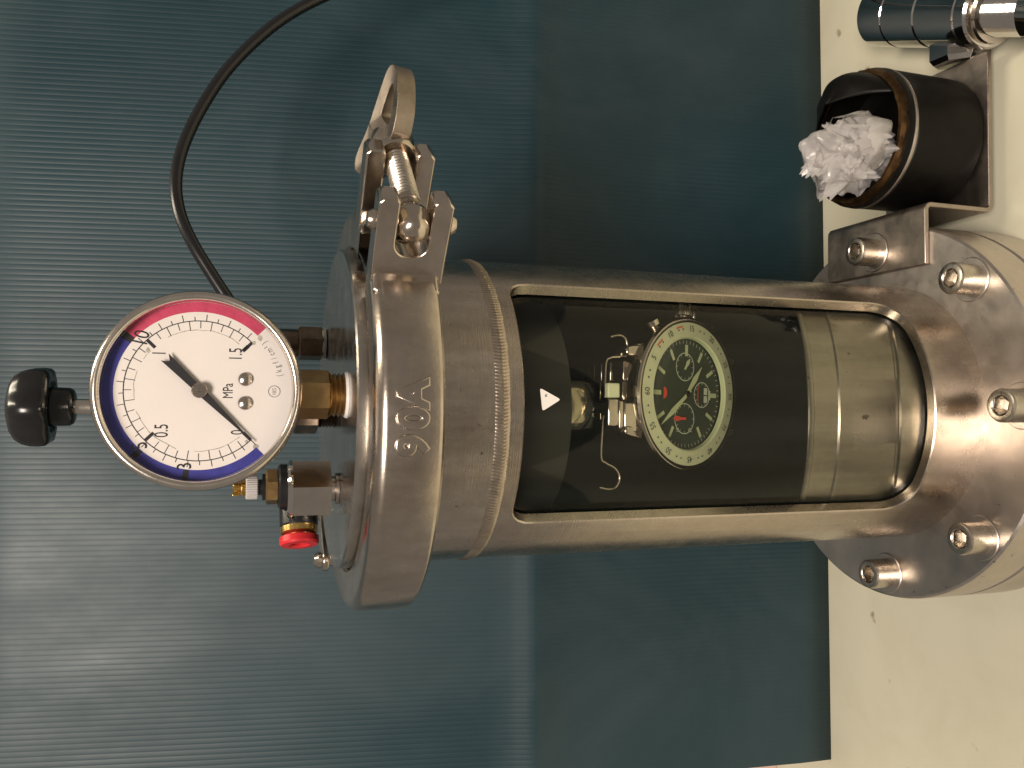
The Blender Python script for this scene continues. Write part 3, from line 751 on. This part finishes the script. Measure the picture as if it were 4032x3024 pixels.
for k in range(60):
    if k % 5 in (2, 3):
        a = math.radians(k*6); F = WF @ Matrix.Rotation(-a, 4, 'Z') @ Matrix.Translation((0, 21.6, 1.1)) @ Matrix.Rotation(math.radians(-6.5), 4, 'X')
        mb.add([(0.33*math.cos(q*PI/4), 0.33*math.sin(q*PI/4), 0) for q in range(8)], [tuple(range(8))], F)
mb.build('bezel_numerals', 'ink', bz, smooth=False)
mb = MB()
for k in (7.5, 12.3):
    a = math.radians(k*6); F = WF @ Matrix.Rotation(-a, 4, 'Z') @ Matrix.Translation((0, 22.4, 1.02)) @ Matrix.Rotation(math.radians(-6.5), 4, 'X')
    mb.add([(-1.6, -0.25, 0), (1.6, -0.25, 0), (1.6, 0.25, 0), (-1.6, 0.25, 0)], [(0, 1, 2, 3)], F)
mb.build('red_bezel_dash', 'red_hand', bz, smooth=False)
dl = MB().lathe([(0, -1.0), (18.4, -1.0)], 64, WF).build('watch_dial', 'watch_dial', wt)
def flat(mb, x0, x1, y0, y1, z, rot=0, F=WF): mb.add([(x0, y0, z), (x1, y0, z), (x1, y1, z), (x0, y1, z)], [(0, 1, 2, 3)], F @ Matrix.Rotation(-math.radians(rot), 4, 'Z'))
mb = MB()
for k in range(12):
    w_ = 0.75 if k % 3 == 0 else 0.6
    if k in (9,): continue
    flat(mb, -w_, w_, 12.6, 16.4, -0.9, k*30)
mb.build('hour_markers', 'cream', dl, smooth=False)
mb = MB()
for k in range(60): flat(mb, -0.10, 0.10, 16.7, 17.8, -0.9, k*6)
def wr(mb, x, y, r, w=0.14):
    F = WF @ Matrix.Translation((x, y, 0)); mb.add(*ring(r-w, r+w, 0, 360, -0.92, 40), F)
    for q in range(12): flat(mb, -0.1, 0.1, r-0.9, r-0.2, -0.9, q*30, F)
wr(mb, 9.0, 0.6, 4.6); wr(mb, -8.2, 0.5, 5.0); wr(mb, 0, -8.6, 4.2)
for s_, x, y in (('10', -12.0, 4.0), ('20', -12.0, -2.6), ('30', -4.6, 4.0)): put_text(mb, s_, 2.0, WF @ Matrix.Translation((x, y, -0.9)), 0.8)
flat(mb, -2.6, -0.3, -11.4, -9.6, -0.9); flat(mb, 0.1, 2.4, -11.4, -9.6, -0.9)
flat(mb, -1.6, -0.2, -13.2, -12.0, -0.9); flat(mb, 0.2, 1.6, -13.2, -12.0, -0.9)
put_text(mb, 'AUTOMATIC', 1.1, WF @ Matrix.Translation((0, -5.0, -0.88)), 0.8) if False else None
mb.build('dial_print', 'pale_print', dl, smooth=False)
mb = MB(); v = [(2.0*math.cos(q*PI/10), 11.4-1.5*math.sin(q*PI/10)*1.2, -0.88) for q in range(11)]
mb.add(v, [tuple(range(11))], WF); flat(mb, -2.8, 2.8, -6.6, -6.2, -0.88)
mb.build('red_emblem', 'red_hand', dl, smooth=False)
def hand(mb, ang, l, w, tail, z, F=WF):
    G = F @ Matrix.Rotation(-math.radians(ang), 4, 'Z')
    mb.prism([(-w*0.45, 0), (-w, l*0.55), (0, l), (w, l*0.55), (w*0.45, 0), (w*0.5, -tail), (-w*0.5, -tail)], z, z+0.25, G)
mb = MB(); hand(mb, 129, 12.0, 1.0, 2, -0.5); hand(mb, -38, 17.0, 0.95, 2, -0.2); hand(mb, 125, 3.4, 0.75, 1, -0.6, WF @ Matrix.Translation((9.0, 0.6, 0)))
MB.sphere
mb.build('hands', 'cream', dl, smooth=False)
mb = MB(); hand(mb, 0, 4.4, 0.9, 2.2, -0.6, WF @ Matrix.Translation((-8.2, 2.6, 0)))
mb.build('counter_hand', 'red_hand', dl, smooth=False)
MB().lathe([(0, -0.6), (1.1, -0.6), (1.1, 0.2), (0, 0.3)], 20, WF).build('hand_cap', 'watch_steel', dl)
MB().lathe([(0, 1.5), (10, 1.45), (18.6, 1.0)], 64, WF).build('crystal', 'watch_glass', wt)
# crown, guards, pushers, lugs
cr = WF @ Matrix.Translation((24, 0, -3.4)) @ Matrix.Rotation(PI/2, 4, 'Y')
def kn2(a, r, z): return 1.0+0.05*math.copysign(1, math.sin(a*16))
MB().lathe([(0, 0), (2.0, 0), (2.0, 2.2), (3.4, 2.4), (3.4, 6.2), (2.9, 6.8), (0, 6.9)], 128, cr, rfun=lambda a, r, z: kn2(a, r, z) if r > 3 else 1).build('crown', 'watch_steel', wt, angle=25)
for sgn in (1, -1):
    gd = MB().prism([(22, sgn*8.0), (25.5, sgn*6.2), (30.2, sgn*4.6), (30.6, sgn*3.9), (27, sgn*4.0), (23, sgn*4.2)], -6.0, -1.2, WF)
    gd.build('crown_guard', 'watch_steel', wt, bevel=0.5)
    MB().lathe([(0, 0), (1.9, 0), (1.9, 3.4), (2.7, 3.6), (2.7, 5.4), (0, 5.6)], 24, WF @ Matrix.Rotation(math.radians(sgn*33), 4, 'Z') @ Matrix.Translation((22.8, 0, -3.6)) @ Matrix.Rotation(PI/2, 4, 'Y')).build('pusher', 'watch_steel', wt)
for sx_ in (1, -1):
    for sy_ in (1, -1):
        MB().prism([(sx_*10.6, sy_*19), (sx_*16.2, sy_*15.4), (sx_*14.6, sy_*25.5), (sx_*13.6, sy_*28.2), (sx_*11.2, sy_*28.2)], -7.4, -1.6, WF).build('lug', 'watch_steel', wt, bevel=0.8)
# bracelet: links round a closed loop behind the head
loop = smooth_path([WF @ Vector((0, 23.5, -6)), WF @ Vector((0, 23.5, -11)), WF @ Vector((0, 20, -21)), WF @ Vector((0, 14, -32)), WF @ Vector((0, 4, -40)), WF @ Vector((0, -12, -36)), WF @ Vector((0, -24, -24)), WF @ Vector((0, -28, -11)), WF @ Vector((0, -25, -5))], 10)
acc = 0; last = loop[0]; lk = []
for i in range(1, len(loop)):
    acc += (loop[i]-loop[i-1]).length
    if acc >= 6.0:
        lk.append((last, loop[i])); last = loop[i]; acc = 0
xw = (WF.to_3x3() @ Vector((1, 0, 0))).normalized()
for (a, b_) in lk:
    c = (a+b_)/2; t = (b_-a).normalized(); n_ = xw.cross(t).normalized(); F = frame(c, xw, t, n_)
    l2 = (b_-a).length/2-0.15
    mb = MB().box((-10.2, -l2, -1.4), (-3.6, l2, 1.4), F).box((-3.3, -l2, -1.2), (3.3, l2, 1.7), F).box((3.6, -l2, -1.4), (10.2, l2, 1.4), F)
    mb.build('bracelet_link', 'watch_steel', wt, bevel=0.35)

# ------------------------------------------------------------------ black cup on the bracket
CX, CY = 113.2, 3.5; CB = -230.55
cp = empty('black_pot', (CX, CY, CB), 'small round black pot with rusty rim standing on the bracket', 'pot')
CT = Matrix.Translation((CX, CY, 0))
MB().lathe([(0, CB+0.05), (26.4, CB+0.05), (27.8, CB+1.2), (28.0, CB+4), (28.2, -197.6), (27.6, -196.9)], 96, CT).build('pot_body', 'cup', cp)
MB().lathe([(27.6, -197.1), (28.4, -196.8), (28.4, -196.0), (27.8, -195.6)], 96, CT).build('seam_ring', 'bracket', cp)
MB().lathe([(27.7, -195.8), (28.3, -195.3), (28.2, -193.6), (27.6, -192.6)], 96, CT).build('black_collar', 'cup', cp)
MB().lathe([(27.7, -192.8), (27.6, -191.4), (26.6, -190.0), (25.4, -189.8), (24.4, -191.0)], 96, CT, rfun=lambda a, r, z: 1+0.025*noise.noise((a*7, z, 2))).build('rusty_rim', 'rust', cp)
MB().lathe([(24.8, -190.8), (24.2, -206), (20, -210), (0, -211)], 64, CT).build('pot_inside', 'cup', cp)
# torn black flap leaning in from the far right of the rim
vs = []; fs = []; n = 28; kk = 10; apex = Vector((125.5, 3.0, -175.5))
for i in range(n+1):
    u = i/n; a = math.radians(28+140*u); b0 = Vector((CX+25.6*math.sin(a), CY-25.6*math.cos(a), -191.0))
    for j in range(kk+1):
        t = j/kk; q = b0.lerp(apex, t*0.985)
        out = Vector((math.sin(a), -math.cos(a), 0.25))*(5.5*math.sin(PI*t)*math.sin(PI*(0.1+0.8*u)))
        q = q+out+Vector((0, 0, 0.9*noise.noise((u*6, t*3, 1))))
        vs.append(tuple(q))
for i in range(n):
    for j in range(kk): fs.append((i*(kk+1)+j, (i+1)*(kk+1)+j, (i+1)*(kk+1)+j+1, i*(kk+1)+j+1))
fl = MB().add(vs, fs).build('torn_flap', 'cup', cp)
sd = fl.modifiers.new('thickness', 'SOLIDIFY'); sd.thickness = 0.0008
# crumpled clear film stuffed in it
bmm = bmesh.new(); rnd = random.Random(11)
def tri(x): return abs((x % 1.0)*2-1)*2-1
for lay in range(1, 3):
    ret = bmesh.ops.create_icosphere(bmm, subdivisions=5, radius=1.0)
    folds = []
    for q in range(22):
        d = Vector((rnd.gauss(0, 1), rnd.gauss(0, 1), rnd.gauss(0, 1))).normalized()
        fq = rnd.choice((0.5, 0.7, 0.9, 1.3, 1.9, 2.6, 3.6, 4.6)); folds.append((d, fq, rnd.random(), 0.085/fq**0.75))
    off = Vector((3.1+lay*7.3, 1.7-lay*4.1, 8.2+lay*2.9))
    for v in ret['verts']:
        for f_ in v.link_faces: f_.material_index = 1 if lay == 0 else 0
        d = v.co.normalized(); w_ = d+0.10*noise.noise_vector(d*1.6+off)
        cr_ = sum(am*tri(w_.dot(fd)*fq+ph) for fd, fq, ph, am in folds)
        k = (1.02-0.22*lay)+cr_
        v.co = Vector((d.x*11.8*k, d.y*11.5*k, d.z*17.5*k))
# loose outer folds of the same film, thin and creased, with ragged ends
NP = 26
for q in range(11):
    az = 2*PI*q/11+rnd.uniform(-0.25, 0.25); outw = Vector((math.cos(az), math.sin(az), 0)); lat = Vector((-math.sin(az), math.cos(az), 0))
    upv = (Vector((0, 0, 1))+outw*rnd.uniform(-0.25, 0.35)).normalized(); nrm = lat.cross(upv).normalized()
    ln = rnd.uniform(26, 36); wd = rnd.uniform(8.0, 12.5); r0 = rnd.uniform(5.5, 8.5)
    fo_ = [(rnd.uniform(-1, 1), rnd.uniform(-1, 1), rnd.uniform(0.6, 2.2), rnd.random()) for _ in range(7)]
    grid = []
    for i in range(NP+1):
        row = []
        for j in range(NP+1):
            s_ = -1+2*i/NP; t_ = j/NP*(1.0+0.10*noise.noise((i*0.45, q*3.0, 0)))
            fold = sum(tri(s_*a+t_*1.4*b_+ph)*1.9/fq for a, b_, fq, ph in ((A*F, B*F, F, P_) for A, B, F, P_ in fo_))
            bend = -6.0*s_*s_-7.0*max(0, t_-0.45)**2*(1.6 if q % 2 else 0.4)*4
            p_ = Vector((0, 0, -16))+outw*(r0+2.2*math.sin(PI*min(1, t_)))+upv*(ln*t_)+lat*(s_*wd*(0.75+0.25*t_))+outw*(fold+bend)
            row.append(bmm.verts.new(p_))
        grid.append(row)
    for i in range(NP):
        for j in range(NP): bmm.faces.new((grid[i][j], grid[i+1][j], grid[i+1][j+1], grid[i][j+1]))
me = bpy.data.meshes.new('crumpled_film'); bmm.to_mesh(me); bmm.free()
me.materials.append(M['film']); me.materials.append(M['film'])
fo = bpy.data.objects.new('crumpled_film', me); scene.collection.objects.link(fo)
fo.scale = (S*1.1, S*1.1, S*1.12); fo.location = W((106.0, -2.5, -185.5)); fo.rotation_euler = (0.25, -0.45, 0.4)
me.shade_smooth(); me.set_sharp_from_angle(angle=math.radians(7))
tag(fo, 'crumpled clear plastic film stuffed into the black pot', 'plastic film')

# ------------------------------------------------------------------ chrome tap lying on the table
tp_ = empty('chrome_tap', (170, -10, TABLE), 'shiny chrome valve body lying on the table beyond the pot', 'valve')
TA = axis_frame((181.0, 27, TABLE+14.4), (-27, -65, 0)) @ Matrix.Diagonal((1, 1, 1.22, 1))
MB().lathe([(0, 0), (12.6, 0), (13.8, 0.8), (14.0, 2), (14.0, 13.0), (13.6, 13.3), (13.6, 13.9), (14.0, 14.2), (14.0, 29.5), (13.5, 30.0), (13.5, 30.8), (14.0, 31.2), (14.1, 48), (13.7, 48.5), (13.7, 49.2), (14.1, 49.6), (14.1, 52.8), (13.2, 53.6), (10, 53.8)], 72, TA).build('valve_barrel', 'chrome', tp_)
MB().lathe([(10.2, 53.6), (11.8, 54), (12.3, 55), (11.8, 56), (9.6, 56.2)], 64, TA).build('end_collar', 'nickel', tp_)
tq = []; z = 56
while z < 70: tq += [(9.6, z), (9.0, z+0.45)]; z += 0.9
tq += [(9.4, 70.2), (11.2, 71), (11.4, 80), (0, 80)]
MB().lathe(tq, 56, TA).build('threaded_spigot', 'chrome', tp_, angle=20)
SP = axis_frame((166.0, -10.0, TABLE+11.5), (-0.92, 0.05, -0.10))
MB().lathe([(0, 6), (7.6, 6), (9.2, 12), (9.6, 19.0), (8.2, 21), (0, 21)], 6, SP).build('side_port', 'chrome', tp_)
